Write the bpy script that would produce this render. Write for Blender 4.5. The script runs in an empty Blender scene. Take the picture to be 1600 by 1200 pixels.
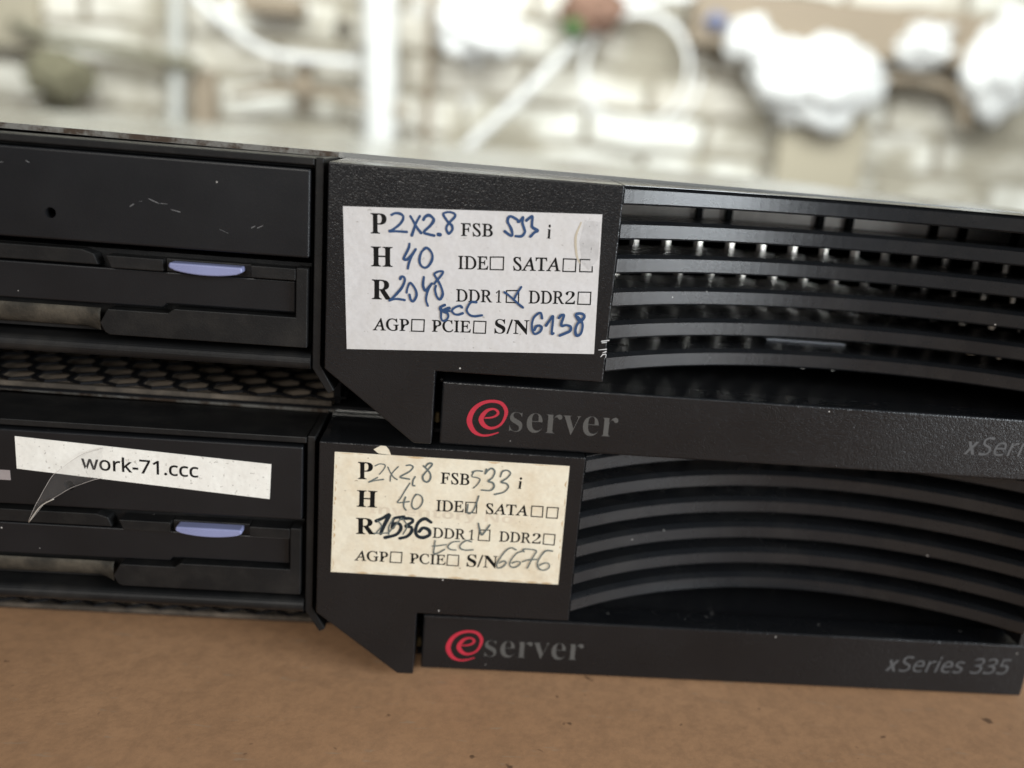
import bpy, bmesh, math, random
from mathutils import Vector, Matrix
random.seed(7)
C = bpy.context.scene.collection
SC = bpy.context.scene
MM = 0.001

# ------------------------------------------------------------------ camera
cam = bpy.data.cameras.new('camera')
cam.sensor_width = 36.0
cam.lens = 36.0 * 1319.5 / 1600.0
cam.clip_start = 0.005
cam.clip_end = 60.0
cam.dof.use_dof = True
cam.dof.focus_distance = 0.131
cam.dof.aperture_fstop = 8.6
camo = bpy.data.objects.new('camera', cam)
C.objects.link(camo)
RX = Vector((0.99618393, -0.03628611, 0.07937821))
RY = Vector((0.05642266, 0.96162327, -0.26850915))
RZ = Vector((-0.06658878, 0.27196323, 0.96000101))
mw = Matrix.Identity(4)
for i_ in range(3):
    mw[i_][0] = RX[i_]; mw[i_][1] = RZ[i_]; mw[i_][2] = -RY[i_]
mw.translation = Vector((21.608, -126.495, 3.986)) * MM
camo.matrix_world = mw
SC.camera = camo

# ------------------------------------------------------------------ light
world = bpy.data.worlds.new('World')
SC.world = world
world.use_nodes = True
bg = world.node_tree.nodes['Background']
bg.inputs[0].default_value = (0.86, 0.92, 1.0, 1)
bg.inputs[1].default_value = 0.13

def area(name, loc, aim, sx, sy, power, col):
    l = bpy.data.lights.new(name, 'AREA')
    l.shape = 'RECTANGLE'; l.size = sx; l.size_y = sy
    l.energy = power; l.color = col
    o = bpy.data.objects.new(name, l)
    C.objects.link(o)
    o.location = loc
    o.rotation_euler = (Vector(aim) - Vector(loc)).to_track_quat('-Z', 'Y').to_euler()
    return o
area('window_light', (0.95, -0.52, 0.16), (0.05, 0, -0.03), 0.6, 0.5, 16.5, (0.88, 0.95, 1.0))
area('room_light', (-0.15, -1.1, 0.5), (0.03, 0, -0.05), 0.7, 0.5, 6.6, (1.0, 0.96, 0.90))
area('yard_light', (0.1, 0.75, 0.8), (0.1, 1.8, 0.12), 2.6, 0.6, 46.0, (0.95, 1.0, 0.97))

vs = SC.view_settings
vs.view_transform = 'Standard'; vs.look = 'None'
vs.exposure = 0.0; vs.gamma = 1.0
vs.use_curve_mapping = False

# ------------------------------------------------------------------ helpers
BASE = 43.2            # server origin is its front panel's top left corner; its base lies this far below

def tag(o, label=None, cat=None, group=None, kind=None):
    if label: o['label'] = label
    if cat: o['category'] = cat
    if group: o['group'] = group
    if kind: o['kind'] = kind
    return o

def link(name, me, mats, parent=None, up=0.0):
    if not isinstance(mats, (list, tuple)): mats = [mats]
    me.name = name
    for m in mats: me.materials.append(m)
    o = bpy.data.objects.new(name, me)
    C.objects.link(o)
    if parent: o.parent = parent
    return o

def finish(bm, name, mats, parent=None, server=True, bevel=0.0, segs=2, smooth=False, recalc=True):
    """bm is in millimetres, server frame (or world frame if server is False)"""
    if recalc: bmesh.ops.recalc_face_normals(bm, faces=bm.faces[:])
    if bevel > 0:
        es = [e for e in bm.edges if len(e.link_faces) == 2 and e.calc_face_angle(0) > 0.5]
        bmesh.ops.bevel(bm, geom=es, offset=bevel, segments=segs, profile=0.5, affect='EDGES', clamp_overlap=True)
    dz = BASE if (parent is not None and server) else 0.0
    for v in bm.verts: v.co = Vector((v.co.x, v.co.y, v.co.z + dz)) * MM
    me = bpy.data.meshes.new(name)
    if smooth:
        for f in bm.faces: f.smooth = True
    bm.to_mesh(me); bm.free()
    return link(name, me, mats, parent)

def box(bm, x0, x1, y0, y1, z0, z1, mi=0):
    vs_ = [bm.verts.new((x, y, z)) for x in (x0, x1) for y in (y0, y1) for z in (z0, z1)]
    for idx in ((0, 1, 3, 2), (4, 6, 7, 5), (0, 4, 5, 1), (2, 3, 7, 6), (0, 2, 6, 4), (1, 5, 7, 3)):
        f = bm.faces.new([vs_[i] for i in idx]); f.material_index = mi
    return vs_

def prism(bm, poly, y0, y1, mi=0, top=None):
    """poly of (x, z) pushed from y0 to y1; top(x, z) gives a z shift of the back ring"""
    a = [bm.verts.new((x, y0, z)) for x, z in poly]
    b = [bm.verts.new((x, y1, z + (top(x, z) if top else 0))) for x, z in poly]
    n = len(poly)
    fs = [bm.faces.new(a), bm.faces.new(b[::-1])]
    for i in range(n): fs.append(bm.faces.new((a[i], b[i], b[(i + 1) % n], a[(i + 1) % n])))
    for f in fs: f.material_index = mi

def catmull(P, n=6):
    P = [Vector(p) for p in P]
    if len(P) < 3: return P
    Q = [P[0] * 2 - P[1]] + P + [P[-1] * 2 - P[-2]]
    out = []
    for i in range(1, len(Q) - 2):
        p0, p1, p2, p3 = Q[i - 1:i + 3]
        for k in range(n):
            t = k / n
            out.append(0.5 * ((2 * p1) + (p2 - p0) * t + (2 * p0 - 5 * p1 + 4 * p2 - p3) * t * t + (3 * p1 - p0 - 3 * p2 + p3) * t ** 3))
    out.append(P[-1])
    return out

def ribbon(bm, P, W, y, rise=0.012, n=6, sharp=False, mi=0):
    """flat pen stroke in the x-z plane; W is a width or one width per point; it climbs towards the viewer by rise"""
    if not isinstance(W, (list, tuple)): W = [W] * len(P)
    pts = [Vector((p[0], p[1], w)) for p, w in zip(P, W)]
    pts = pts if sharp else catmull(pts, n)
    k = len(pts)
    L, R = [], []
    for i, p in enumerate(pts):
        a = pts[max(i - 1, 0)]; b = pts[min(i + 1, k - 1)]
        d = Vector((b.x - a.x, b.y - a.y))
        if d.length < 1e-9: d = Vector((1, 0))
        d.normalize(); h = p.z / 2
        yy = y - rise * i / max(k - 1, 1)
        L.append(bm.verts.new((p.x - d.y * h, yy, p.y + d.x * h)))
        R.append(bm.verts.new((p.x + d.y * h, yy, p.y - d.x * h)))
    for i in range(k - 1):
        f = bm.faces.new((L[i], R[i], R[i + 1], L[i + 1])); f.material_index = mi
    for i, j, s in ((0, min(1, k - 1), -1), (k - 1, max(k - 2, 0), 1)):      # round pen ends
        if sharp: continue
        p = pts[i]; q = pts[j]
        d = Vector((p.x - q.x, p.y - q.y))
        if d.length < 1e-9: d = Vector((s, 0))
        d.normalize(); h = p.z / 2
        yy = y - rise * i / max(k - 1, 1)
        A = L[i] if s == -1 else R[i]; B = R[i] if s == -1 else L[i]
        nn = Vector((-d.y, d.x))
        fan = []
        for t in range(1, 6):
            an = math.pi * t / 6
            v = nn * math.cos(an) + d * math.sin(an)
            fan.append(bm.verts.new((p.x + v.x * h, yy, p.y + v.y * h)))
        try: bm.faces.new([L[i]] + (fan if s == -1 else fan) + [R[i]] if s == 1 else [R[i]] + fan + [L[i]]).material_index = mi
        except ValueError: pass

def tube(bm, P, r, seg=10, n=6, mi=0):
    pts = catmull(P, n)
    rings = []
    ref = Vector((0.13, 0.2, 0.97))
    for i, p in enumerate(pts):
        d = (pts[min(i + 1, len(pts) - 1)] - pts[max(i - 1, 0)]).normalized()
        u = d.cross(ref)
        if u.length < 1e-3: u = d.cross(Vector((1, 0, 0)))
        u.normalize(); v = d.cross(u)
        rings.append([bm.verts.new(p + (u * math.cos(a) + v * math.sin(a)) * r) for a in [2 * math.pi * k / seg for k in range(seg)]])
    for a, b in zip(rings, rings[1:]):
        for k in range(seg):
            f = bm.faces.new((a[k], a[(k + 1) % seg], b[(k + 1) % seg], b[k])); f.material_index = mi; f.smooth = True
    bm.faces.new(rings[0][::-1]); bm.faces.new(rings[-1])

# lettering: outlines of Blender's own bundled typeface
FONT = {'b': (0x1D400, 0x1D41A, 0x1D7CE), 'r': (0x1D434, 0x1D44E, 0x1D7CE), 's': (0x1D5A0, 0x1D5BA, 0x1D7E2),
        'xi': (0x1D5A0, 0x1D5BA, 0x1D7E2), 'xb': (0x1D5D4, 0x1D5EE, 0x1D7EC), 'i': (0x1D400, 0x1D41A, 0x1D7CE)}
def glyphs(s, style, offset=0.0, shear=0.0, space=1.0):
    u, l, d = FONT[style]
    t = ''.join(chr(u + ord(c) - 65) if 'A' <= c <= 'Z' else chr(l + ord(c) - 97) if 'a' <= c <= 'z' else chr(d + ord(c) - 48) if c.isdigit() else c for c in s)
    cu = bpy.data.curves.new('text', 'FONT')
    cu.body = t; cu.offset = offset; cu.shear = shear; cu.resolution_u = 5; cu.space_character = space
    o = bpy.data.objects.new('text', cu)
    C.objects.link(o)
    me = bpy.data.meshes.new_from_object(o.evaluated_get(bpy.context.evaluated_depsgraph_get()))
    V = [(v.co.x, v.co.y) for v in me.vertices]; F = [tuple(p.vertices) for p in me.polygons]
    bpy.data.objects.remove(o); bpy.data.curves.remove(cu); bpy.data.meshes.remove(me)
    if not V: return [], []
    x0 = min(v[0] for v in V); x1 = max(v[0] for v in V); y0 = min(v[1] for v in V); y1 = max(v[1] for v in V)
    return [((x - x0) / (x1 - x0), (y - y0) / (y1 - y0)) for x, y in V], F

def lettering(bm, s, style, p, q, h, y, mi=0, offset=None, shear=None):
    """text s fitted from its baseline's left end p to its right end q with height h, in the x-z plane"""
    off = {'b': 0.005, 'r': 0.016, 's': 0.006, 'xi': 0.0, 'xb': 0.0, 'i': -0.002}[style] if offset is None else offset
    sh = {'r': -0.27, 'xi': 0.22, 'xb': 0.22}.get(style, 0.0) if shear is None else shear
    p = Vector(p); q = Vector(q); d = q - p
    runs = [(s, style, 0.0, 1.0, off, sh)]
    if style == 'r' and s[-1].isdigit():
        a, b = (0.80, 0.875) if s[-1] == '1' else (0.765, 0.79)
        runs = [(s[:-1], 'r', 0.0, a, off, sh), (s[-1], 'b', b, 1.0, -0.007, 0.0)]
    un = d.normalized(); vn = Vector((-un.y, un.x))
    for t, st, a, b, o_, s_ in runs:
        V, F = glyphs(t, st, o_, s_)
        vv = []
        for x, z in V:
            w = p + d * (a + (b - a) * x) + vn * (h * z)
            vv.append(bm.verts.new((w.x, y, w.y)))
        for f in F:
            try: bm.faces.new([vv[i] for i in f]).material_index = mi
            except ValueError: pass

# ------------------------------------------------------------------ materials
def mat(name):
    m = bpy.data.materials.new(name); m.use_nodes = True
    nt = m.node_tree; b = nt.nodes['Principled BSDF']
    return m, nt, b
def node(nt, t, **kw):
    n = nt.nodes.new(t)
    for k, v in kw.items():
        if k in n.inputs: n.inputs[k].default_value = v
        else: setattr(n, k, v)
    return n
def coords(nt): return node(nt, 'ShaderNodeTexCoord').outputs['Object']
def noise(nt, vec, scale, detail=3.0, rough=0.55):
    n = node(nt, 'ShaderNodeTexNoise'); n.inputs['Scale'].default_value = scale
    n.inputs['Detail'].default_value = detail; n.inputs['Roughness'].default_value = rough
    nt.links.new(vec, n.inputs['Vector']); return n.outputs['Fac']
def ramp(nt, fac, stops):
    r = node(nt, 'ShaderNodeValToRGB'); e = r.color_ramp.elements
    while len(e) < len(stops): e.new(0.5)
    for el, (p, c) in zip(e, stops):
        el.position = p; el.color = (*c, 1) if len(c) == 3 else c
    nt.links.new(fac, r.inputs['Fac']); return r.outputs['Color']
def mix(nt, fac, a, b):
    m = node(nt, 'ShaderNodeMix', data_type='RGBA')
    for s, v in ((m.inputs[0], fac), (m.inputs[6], a), (m.inputs[7], b)):
        if hasattr(v, 'links') or hasattr(v, 'is_linked'): nt.links.new(v, s)
        else: s.default_value = v if not isinstance(v, tuple) else ((*v, 1) if len(v) == 3 else v)
    return m.outputs[2]
def bump(nt, b, h, dist, strength=1.0):
    n = node(nt, 'ShaderNodeBump'); n.inputs['Strength'].default_value = strength; n.inputs['Distance'].default_value = dist
    nt.links.new(h, n.inputs['Height']); nt.links.new(n.outputs['Normal'], b.inputs['Normal'])

def plastic(name, col, rough, grain=0.0, grain_scale=2600, dust=0.0, dustcol=(0.35, 0.31, 0.26), specks=True, spec=0.5):
    m, nt, b = mat(name); v = coords(nt)
    c = mix(nt, ramp(nt, noise(nt, v, 55, 4), [(0.35, (0, 0, 0)), (0.75, (1, 1, 1))]), col, tuple(x * 1.35 + 0.002 for x in col))
    if dust > 0:
        f = ramp(nt, noise(nt, v, 130, 6, 0.65), [(0.45, (0, 0, 0)), (0.8, (dust,) * 3)])
        c = mix(nt, f, c, dustcol)
    if specks:                                   # stray lint and dust grains
        vo = node(nt, 'ShaderNodeTexVoronoi'); vo.inputs['Scale'].default_value = 330
        nt.links.new(v, vo.inputs['Vector'])
        near = ramp(nt, vo.outputs['Distance'], [(0.03, (1, 1, 1)), (0.055, (0, 0, 0))])
        sep = node(nt, 'ShaderNodeSeparateColor'); nt.links.new(vo.outputs['Color'], sep.inputs[0])
        few = ramp(nt, sep.outputs[0], [(0.70, (0, 0, 0)), (0.72, (1, 1, 1))])
        mu = node(nt, 'ShaderNodeMath', operation='MULTIPLY')
        nt.links.new(near, mu.inputs[0]); nt.links.new(few, mu.inputs[1])
        c = mix(nt, mu.outputs[0], c, (0.5, 0.48, 0.45))
    nt.links.new(c, b.inputs['Base Color'])
    r = node(nt, 'ShaderNodeMapRange'); r.inputs['To Min'].default_value = rough - 0.08; r.inputs['To Max'].default_value = rough + 0.10
    nt.links.new(noise(nt, v, 90, 5), r.inputs['Value']); nt.links.new(r.outputs[0], b.inputs['Roughness'])
    b.inputs['Specular IOR Level'].default_value = spec
    if grain > 0.1:                              # pebbled moulding texture
        pv = node(nt, 'ShaderNodeTexVoronoi', feature='SMOOTH_F1'); pv.inputs['Scale'].default_value = grain_scale
        pv.inputs['Smoothness'].default_value = 0.6; nt.links.new(v, pv.inputs['Vector'])
        ho = node(nt, 'ShaderNodeMath', operation='MULTIPLY'); nt.links.new(pv.outputs['Distance'], ho.inputs[0])
        nt.links.new(noise(nt, v, grain_scale * 0.35, 2), ho.inputs[1])
        bump(nt, b, ho.outputs[0], -grain * 0.7 * MM)
    elif grain > 0: bump(nt, b, noise(nt, v, grain_scale, 2.5, 0.6), grain * MM)
    return m

def plain(name, col, rough=0.5, metal=0.0, spec=0.5):
    m, nt, b = mat(name); v = coords(nt)
    c = mix(nt, ramp(nt, noise(nt, v, 300, 4), [(0.3, (0, 0, 0)), (0.7, (1, 1, 1))]), tuple(x * 0.88 for x in col), tuple(min(1, x * 1.08) for x in col))
    nt.links.new(c, b.inputs['Base Color'])
    b.inputs['Roughness'].default_value = rough; b.inputs['Metallic'].default_value = metal
    b.inputs['Specular IOR Level'].default_value = spec
    return m

def paper(name, col, stain, amount, rough=0.6, dots=0.70):
    m, nt, b = mat(name); v = coords(nt)
    c = mix(nt, ramp(nt, noise(nt, v, 160, 6, 0.7), [(0.42, (0, 0, 0)), (0.78, (amount,) * 3)]), col, stain)
    c = mix(nt, ramp(nt, noise(nt, v, 1500, 3, 0.7), [(0.3, (0.25,) * 3), (0.6, (0, 0, 0))]), c, tuple(x * 0.75 for x in col))
    c = mix(nt, ramp(nt, noise(nt, v, 1700, 2), [(dots, (0, 0, 0)), (dots + 0.05, (min(1, amount * 1.6),) * 3)]), c, tuple(x * 0.45 for x in stain))
    nt.links.new(c, b.inputs['Base Color'])
    b.inputs['Roughness'].default_value = rough; b.inputs['Specular IOR Level'].default_value = 0.3
    bump(nt, b, noise(nt, v, 85, 4, 0.6), 0.45 * MM)
    return m

M = {}
M['bezel'] = plastic('black_grained_plastic', (0.0048, 0.0053, 0.0064), 0.27, 0.105, 4600, spec=0.48)
M['slat'] = plastic('black_fine_plastic', (0.0085, 0.0093, 0.0108), 0.26, 0.016, 4400, dust=0.03, spec=0.45)
M['smooth'] = plastic('black_smooth_plastic', (0.0070, 0.0074, 0.0086), 0.32, 0.015, 4500, spec=0.34)
M['worn'] = plastic('dusty_black_plastic', (0.0062, 0.0063, 0.0066), 0.46, 0.03, 3000, dust=0.04, spec=0.26)
M['dusty'] = plastic('dust_covered_plastic', (0.03, 0.027, 0.022), 0.75, 0.06, 2500, dust=0.75, dustcol=(0.17, 0.145, 0.11), spec=0.2)
M['chassis'] = plastic('black_steel', (0.010, 0.0105, 0.011), 0.5, 0.0, specks=False)
M['inside'] = plastic('dark_interior', (0.004, 0.004, 0.005), 0.7, 0.0, specks=False, spec=0.2)
M['top'] = plastic('glossy_black_plastic', (0.010, 0.0105, 0.0115), 0.15, 0.0, specks=False, spec=0.8)
M['mesh'] = plain('perforated_steel', (0.95, 0.88, 0.80), 0.32, 0.85)
M['ventdust'] = plastic('dusty_vent_steel', (0.45, 0.37, 0.29), 0.8, 0.08, 2500, dust=0.9, dustcol=(0.50, 0.41, 0.33), specks=False, spec=0.2)
M['rim'] = plastic('dusty_rim_steel', (0.05, 0.042, 0.034), 0.7, 0.05, 2500, dust=0.7, dustcol=(0.24, 0.195, 0.15), specks=False, spec=0.2)
M['button'] = plastic('lavender_plastic', (0.19, 0.205, 0.345), 0.42, 0.0, specks=False)
M['ink'] = plain('black_print', (0.006, 0.006, 0.006), 0.6, spec=0.15)
M['blue'] = plain('blue_ballpoint', (0.030, 0.066, 0.155), 0.5, spec=0.2)
M['pencil'] = plain('grey_pencil', (0.12, 0.14, 0.135), 0.5, spec=0.2)
M['marker'] = plain('dark_marker', (0.014, 0.021, 0.028), 0.5, spec=0.2)
M['ghost'] = plain('show_through_print', (0.655, 0.565, 0.435), 0.6)
M['red'] = plain('red_print', (0.45, 0.020, 0.042), 0.5)
M['greyprint'] = plain('grey_print', (0.086, 0.083, 0.078), 0.5, spec=0.2)
M['dimprint'] = plain('dim_grey_print', (0.085, 0.085, 0.087), 0.55, spec=0.2)
M['paper'] = paper('white_label_paper', (0.60, 0.585, 0.58), (0.46, 0.42, 0.36), 0.35)
M['oldpaper'] = paper('yellowed_label_paper', (0.76, 0.695, 0.555), (0.58, 0.45, 0.29), 0.8, dots=0.72)
M['sticker'] = paper('white_sticker_paper', (0.82, 0.80, 0.74), (0.55, 0.49, 0.42), 0.35, dots=0.67)
M['scuff'] = plain('pale_scuff', (0.17, 0.17, 0.17), 0.6)
M['chip'] = plain('white_chip', (0.6, 0.6, 0.6), 0.6)
M['brass'] = plain('dull_brass', (0.16, 0.12, 0.06), 0.4, 0.7)

def lid_mat():
    m, nt, b = mat('galvanised_lid'); v = coords(nt)
    c = ramp(nt, noise(nt, v, 60, 5), [(0.3, (0.58, 0.585, 0.56)), (0.7, (0.72, 0.72, 0.69))])
    nt.links.new(c, b.inputs['Base Color'])
    b.inputs['Metallic'].default_value = 0.9; b.inputs['Roughness'].default_value = 0.24
    bump(nt, b, noise(nt, v, 40, 3), 0.02 * MM)
    return m
M['lid'] = lid_mat()
def rust_mat():
    m, nt, b = mat('rusty_steel_edge'); v = coords(nt)
    f = ramp(nt, noise(nt, v, 260, 6, 0.7), [(0.42, (0, 0, 0)), (0.56, (1, 1, 1))])
    c = mix(nt, f, (0.20, 0.19, 0.17), (0.06, 0.038, 0.024))
    nt.links.new(c, b.inputs['Base Color']); b.inputs['Roughness'].default_value = 0.6; b.inputs['Metallic'].default_value = 0.25
    bump(nt, b, noise(nt, v, 1500, 4), 0.06 * MM)
    return m
M['rust'] = rust_mat()
def tape_mat():
    m, nt, b = mat('clear_tape'); v = coords(nt)
    b.inputs['Base Color'].default_value = (0.42, 0.39, 0.37, 1)
    b.inputs['Roughness'].default_value = 0.22
    a = node(nt, 'ShaderNodeMapRange'); a.inputs['To Min'].default_value = 0.02; a.inputs['To Max'].default_value = 0.07
    nt.links.new(noise(nt, v, 250, 4), a.inputs['Value']); nt.links.new(a.outputs[0], b.inputs['Alpha'])
    return m
M['tape'] = tape_mat()
def table_mat():
    m, nt, b = mat('brown_board'); v = coords(nt)
    c = ramp(nt, noise(nt, v, 22, 6, 0.6), [(0.3, (0.44, 0.246, 0.130)), (0.7, (0.54, 0.308, 0.166))])
    c = mix(nt, ramp(nt, noise(nt, v, 420, 5, 0.7), [(0.35, (0.55,) * 3), (0.6, (0, 0, 0))]), c, (0.33, 0.19, 0.105))
    mp = node(nt, 'ShaderNodeMapping'); mp.inputs['Scale'].default_value = (1, 5, 1); mp.inputs['Rotation'].default_value = (0, 0, 0.9)
    nt.links.new(v, mp.inputs['Vector'])
    c = mix(nt, ramp(nt, noise(nt, mp.outputs[0], 190, 3), [(0.66, (0, 0, 0)), (0.72, (0.6,) * 3)]), c, (0.42, 0.29, 0.19))
    c = mix(nt, ramp(nt, noise(nt, v, 330, 2), [(0.72, (0, 0, 0)), (0.77, (0.7,) * 3)]), c, (0.06, 0.035, 0.022))
    nt.links.new(c, b.inputs['Base Color']); b.inputs['Roughness'].default_value = 0.5; b.inputs['Specular IOR Level'].default_value = 0.35
    bump(nt, b, noise(nt, v, 900, 5, 0.7), 0.05 * MM)
    return m
M['table'] = table_mat()

# ------------------------------------------------------------------ the setting: brown table and the pale wall far behind
TZ = -86.9
bm = bmesh.new(); box(bm, -900, 1000, -420, 900, TZ - 18, TZ)
tbl = finish(bm, 'table_top', M['table'], None, bevel=1.5)
tag(tbl, 'worn brown fibreboard table top under the two stacked servers', 'table')

def wall_mat():
    m, nt, b = mat('whitewashed_brick'); v = coords(nt)
    mp = node(nt, 'ShaderNodeMapping'); mp.inputs['Rotation'].default_value = (math.pi / 2, 0, 0)
    nt.links.new(v, mp.inputs['Vector'])
    nz = node(nt, 'ShaderNodeTexNoise'); nz.inputs['Scale'].default_value = 9; nz.inputs['Detail'].default_value = 3
    nt.links.new(v, nz.inputs['Vector'])
    ad = node(nt, 'ShaderNodeMix', data_type='RGBA', blend_type='ADD'); ad.inputs[0].default_value = 0.035
    nt.links.new(mp.outputs[0], ad.inputs[6]); nt.links.new(nz.outputs['Color'], ad.inputs[7])
    bt = node(nt, 'ShaderNodeTexBrick')
    bt.inputs['Scale'].default_value = 1.0; bt.inputs['Brick Width'].default_value = 0.27; bt.inputs['Row Height'].default_value = 0.085
    bt.inputs['Mortar Size'].default_value = 0.010; bt.inputs['Mortar Smooth'].default_value = 0.3; bt.inputs['Bias'].default_value = -0.2
    bt.inputs['Color1'].default_value = (0.80, 0.79, 0.73, 1); bt.inputs['Color2'].default_value = (0.60, 0.55, 0.47, 1); bt.inputs['Mortar'].default_value = (0.25, 0.21, 0.155, 1)
    nt.links.new(ad.outputs[2], bt.inputs['Vector'])
    c = mix(nt, ramp(nt, noise(nt, v, 4.2, 6, 0.65), [(0.43, (0, 0, 0)), (0.58, (0.95,) * 3)]), bt.outputs['Color'], (0.35, 0.315, 0.245))
    c = mix(nt, ramp(nt, noise(nt, v, 6.0, 4, 0.6), [(0.60, (0, 0, 0)), (0.70, (0.9,) * 3)]), c, (0.84, 0.83, 0.80))
    nt.links.new(c, b.inputs['Base Color']); b.inputs['Roughness'].default_value = 0.85
    inv = node(nt, 'ShaderNodeMath', operation='SUBTRACT'); inv.inputs[0].default_value = 1.0; nt.links.new(bt.outputs['Fac'], inv.inputs[1])
    bump(nt, b, inv.outputs[0], 0.012)
    return m
bm = bmesh.new(); box(bm, -2600, 2800, 1830, 2000, -900, 1700)
w = finish(bm, 'brick_wall', wall_mat(), None)
tag(w, 'pale whitewashed brick wall out of focus behind the servers', 'wall')
bm = bmesh.new(); box(bm, -2600, 2800, -2500, 1829, -905, -900)
fl = finish(bm, 'floor', plain('grey_concrete', (0.32, 0.31, 0.29), 0.8), None)
tag(fl, kind='structure')

white = plain('white_plastic', (0.74, 0.74, 0.73), 0.6)
wood = plain('bare_wood', (0.38, 0.335, 0.25), 0.6)
greywood = plain('weathered_wood', (0.27, 0.215, 0.155), 0.7)
olive = plain('olive_dirt', (0.20, 0.185, 0.13), 0.8)

def far_box(name, lo, hi, y1, m, label, cat, group=None, bev=6):
    bm = bmesh.new(); box(bm, lo[0], hi[0], lo[1], y1, lo[2], hi[2])
    return tag(finish(bm, name, m, None, bevel=bev), label, cat, group)
def far_bag(at, rx, rz, label, seed, group='white plastic bags hanging on the wall'):
    p = Vector(at)
    bm = bmesh.new(); bmesh.ops.create_icosphere(bm, subdivisions=4, radius=1.0)
    from mathutils import noise as nz
    for v in bm.verts:
        d = v.co.copy()
        k = 1 + 0.42 * nz.noise(d * 2.1 + Vector((seed * 7.1, 0, 0))) + 0.22 * nz.noise(d * 5.5 + Vector((0, seed * 3.3, 0)))
        v.co = Vector((d.x * rx * k, d.y * 45 * k, d.z * rz * k)) + p
    return tag(finish(bm, 'plastic_bag', white, None, smooth=True), label, 'bag', group)
far_bag((719, 1740, 192), 128, 92, 'largest white plastic bag, bulging above the bare wooden board', 1)
far_bag((567, 1740, 259), 55, 45, 'small white plastic bag left of the biggest bag', 2)
far_bag((930, 1740, 280), 60, 42, 'small white plastic bag right of the biggest bag', 3)
far_bag((1109, 1740, 250), 70, 105, 'tall white plastic bag at the right edge of the photo', 4)
far_bag((-1, 1740, 229), 75, 55, 'round white plastic bag left of the cable coil', 5)
far_box('wooden_board', (675, 1770, -364), (866, 1770, 200), 1800, wood, 'bare tan wooden board leaning upright against the wall', 'board')
far_box('wooden_shelf', (443, 1735, 243), (1189, 1735, 348), 1815, greywood, 'weathered brown shelf along the top of the wall at right', 'shelf')
far_box('wooden_shelf', (-482, 1735, 229), (-358, 1735, 261), 1815, greywood, 'short brown shelf high on the wall at left', 'shelf')
far_box('wooden_post', (-90, 1790, -423), (-106, 1790, 359), 1822, greywood, 'thin weathered post on the wall beside the white pipe', 'post')
far_box('wooden_plank', (-1037, 1790, 121), (-907, 1790, 290), 1825, wood, 'tan plank hanging at the far upper left corner', 'plank')
far_box('wooden_plank', (-598, 1790, -313), (-549, 1790, 108), 1825, greywood, 'brown plank standing upright left of the thick pipe', 'plank')
far_box('wooden_plank', (-377, 1790, 45), (-349, 1790, 160), 1825, greywood, 'short brown upright plank below the sagging white cable', 'plank')
far_box('wooden_plank', (-911, 1790, -210), (-844, 1790, 64), 1825, olive, 'dark olive plank standing low at the far left', 'plank')
bm = bmesh.new(); tube(bm, [(-210, 1780, 419), (-198, 1780, 101), (-178, 1780, -428)], 36, 16, 2)
tag(finish(bm, 'white_pipe', plain('chalky_white', (0.66, 0.66, 0.64), 0.7), None), 'thick vertical white drain pipe on the wall', 'pipe')
bm = bmesh.new(); tube(bm, [(-621, 1795, 386), (-630, 1795, 66), (-644, 1795, -464)], 14, 12, 2)
tag(finish(bm, 'grey_pipe', plain('grey_paint', (0.5, 0.5, 0.47), 0.5), None), 'slim vertical grey pipe on the wall at left', 'pipe')
for pts, r, m, lab in (
    ([(-583, 1765, 253), (-519, 1765, 204), (-441, 1765, 158), (-362, 1765, 149), (-243, 1765, 149)], 9, white, 'white cable sagging from the top toward the white pipe'),
    ([(-943, 1765, 169), (-881, 1765, 149), (-767, 1765, 138), (-664, 1765, 127), (-573, 1765, 116)], 12, olive, 'dark olive cable sagging across the wall at upper left'),
    ([(-16, 1765, -11), (84, 1765, 90), (183, 1765, 201), (316, 1765, 342)], 10, white, 'thick white cable running diagonally to the coil'),
    ([(280, 1765, 305), (438, 1765, 333), (654, 1765, 342), (877, 1765, 328), (1183, 1765, 342)], 9, white, 'white cable lying along the brown shelf'),
    ([(857, 1765, 209), (958, 1765, 213), (1041, 1765, 191), (1075, 1765, 124)], 12, greywood, 'curved dark brown branch between two white bags'),
    ([(-508, 1765, 61), (-402, 1765, 83), (-295, 1765, 81), (-132, 1765, 56)], 10, greywood, 'thin brown rod lying across the wall behind the pipe')):
    bm = bmesh.new(); tube(bm, pts, r, 10, 6)
    tag(finish(bm, 'cable' if 'cable' in lab else 'rod', m, None), lab, 'cable' if 'cable' in lab else 'rod')
bm = bmesh.new()
c0 = Vector((348, 1760, 180)); P = []
for k in range(0, 37 * 2 + 1):
    a = 2 * math.pi * k / 37
    rr = 104 + 11 * math.sin(a * 0.73) + 0.22 * k
    P.append((c0.x + rr * math.cos(a), c0.y - 0.22 * k, c0.z + rr * 1.02 * math.sin(a)))
tube(bm, P, 4.2, 8, 2)
tag(finish(bm, 'cable_coil', white, None), 'coil of thin white cable hanging in loops on the wall', 'cable')
for at, rx, col, lab in (((231, 1740, 292), 62, (0.24, 0.14, 0.10), 'reddish brown rag hanging by the cable coil'), ((198, 1740, 251), 22, (0.10, 0.20, 0.07), 'small green rag beside the reddish one'), ((487, 1740, 285), 22, (0.22, 0.24, 0.36), 'small blue rag right of the cable coil'),
    ((-849, 1740, 70), 60, (0.17, 0.155, 0.10), 'dark olive rag hanging low at far left'), ((-270, 1740, 209), 18, (0.16, 0.14, 0.11), 'small dark rag left of the white pipe')):
    o = far_bag(at, rx, rx * 0.8, lab, rx, None); o['category'] = 'rag'; o.name = 'rag'
    o.data.materials.clear(); o.data.materials.append(plain('rag_cloth', col, 0.9))

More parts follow.
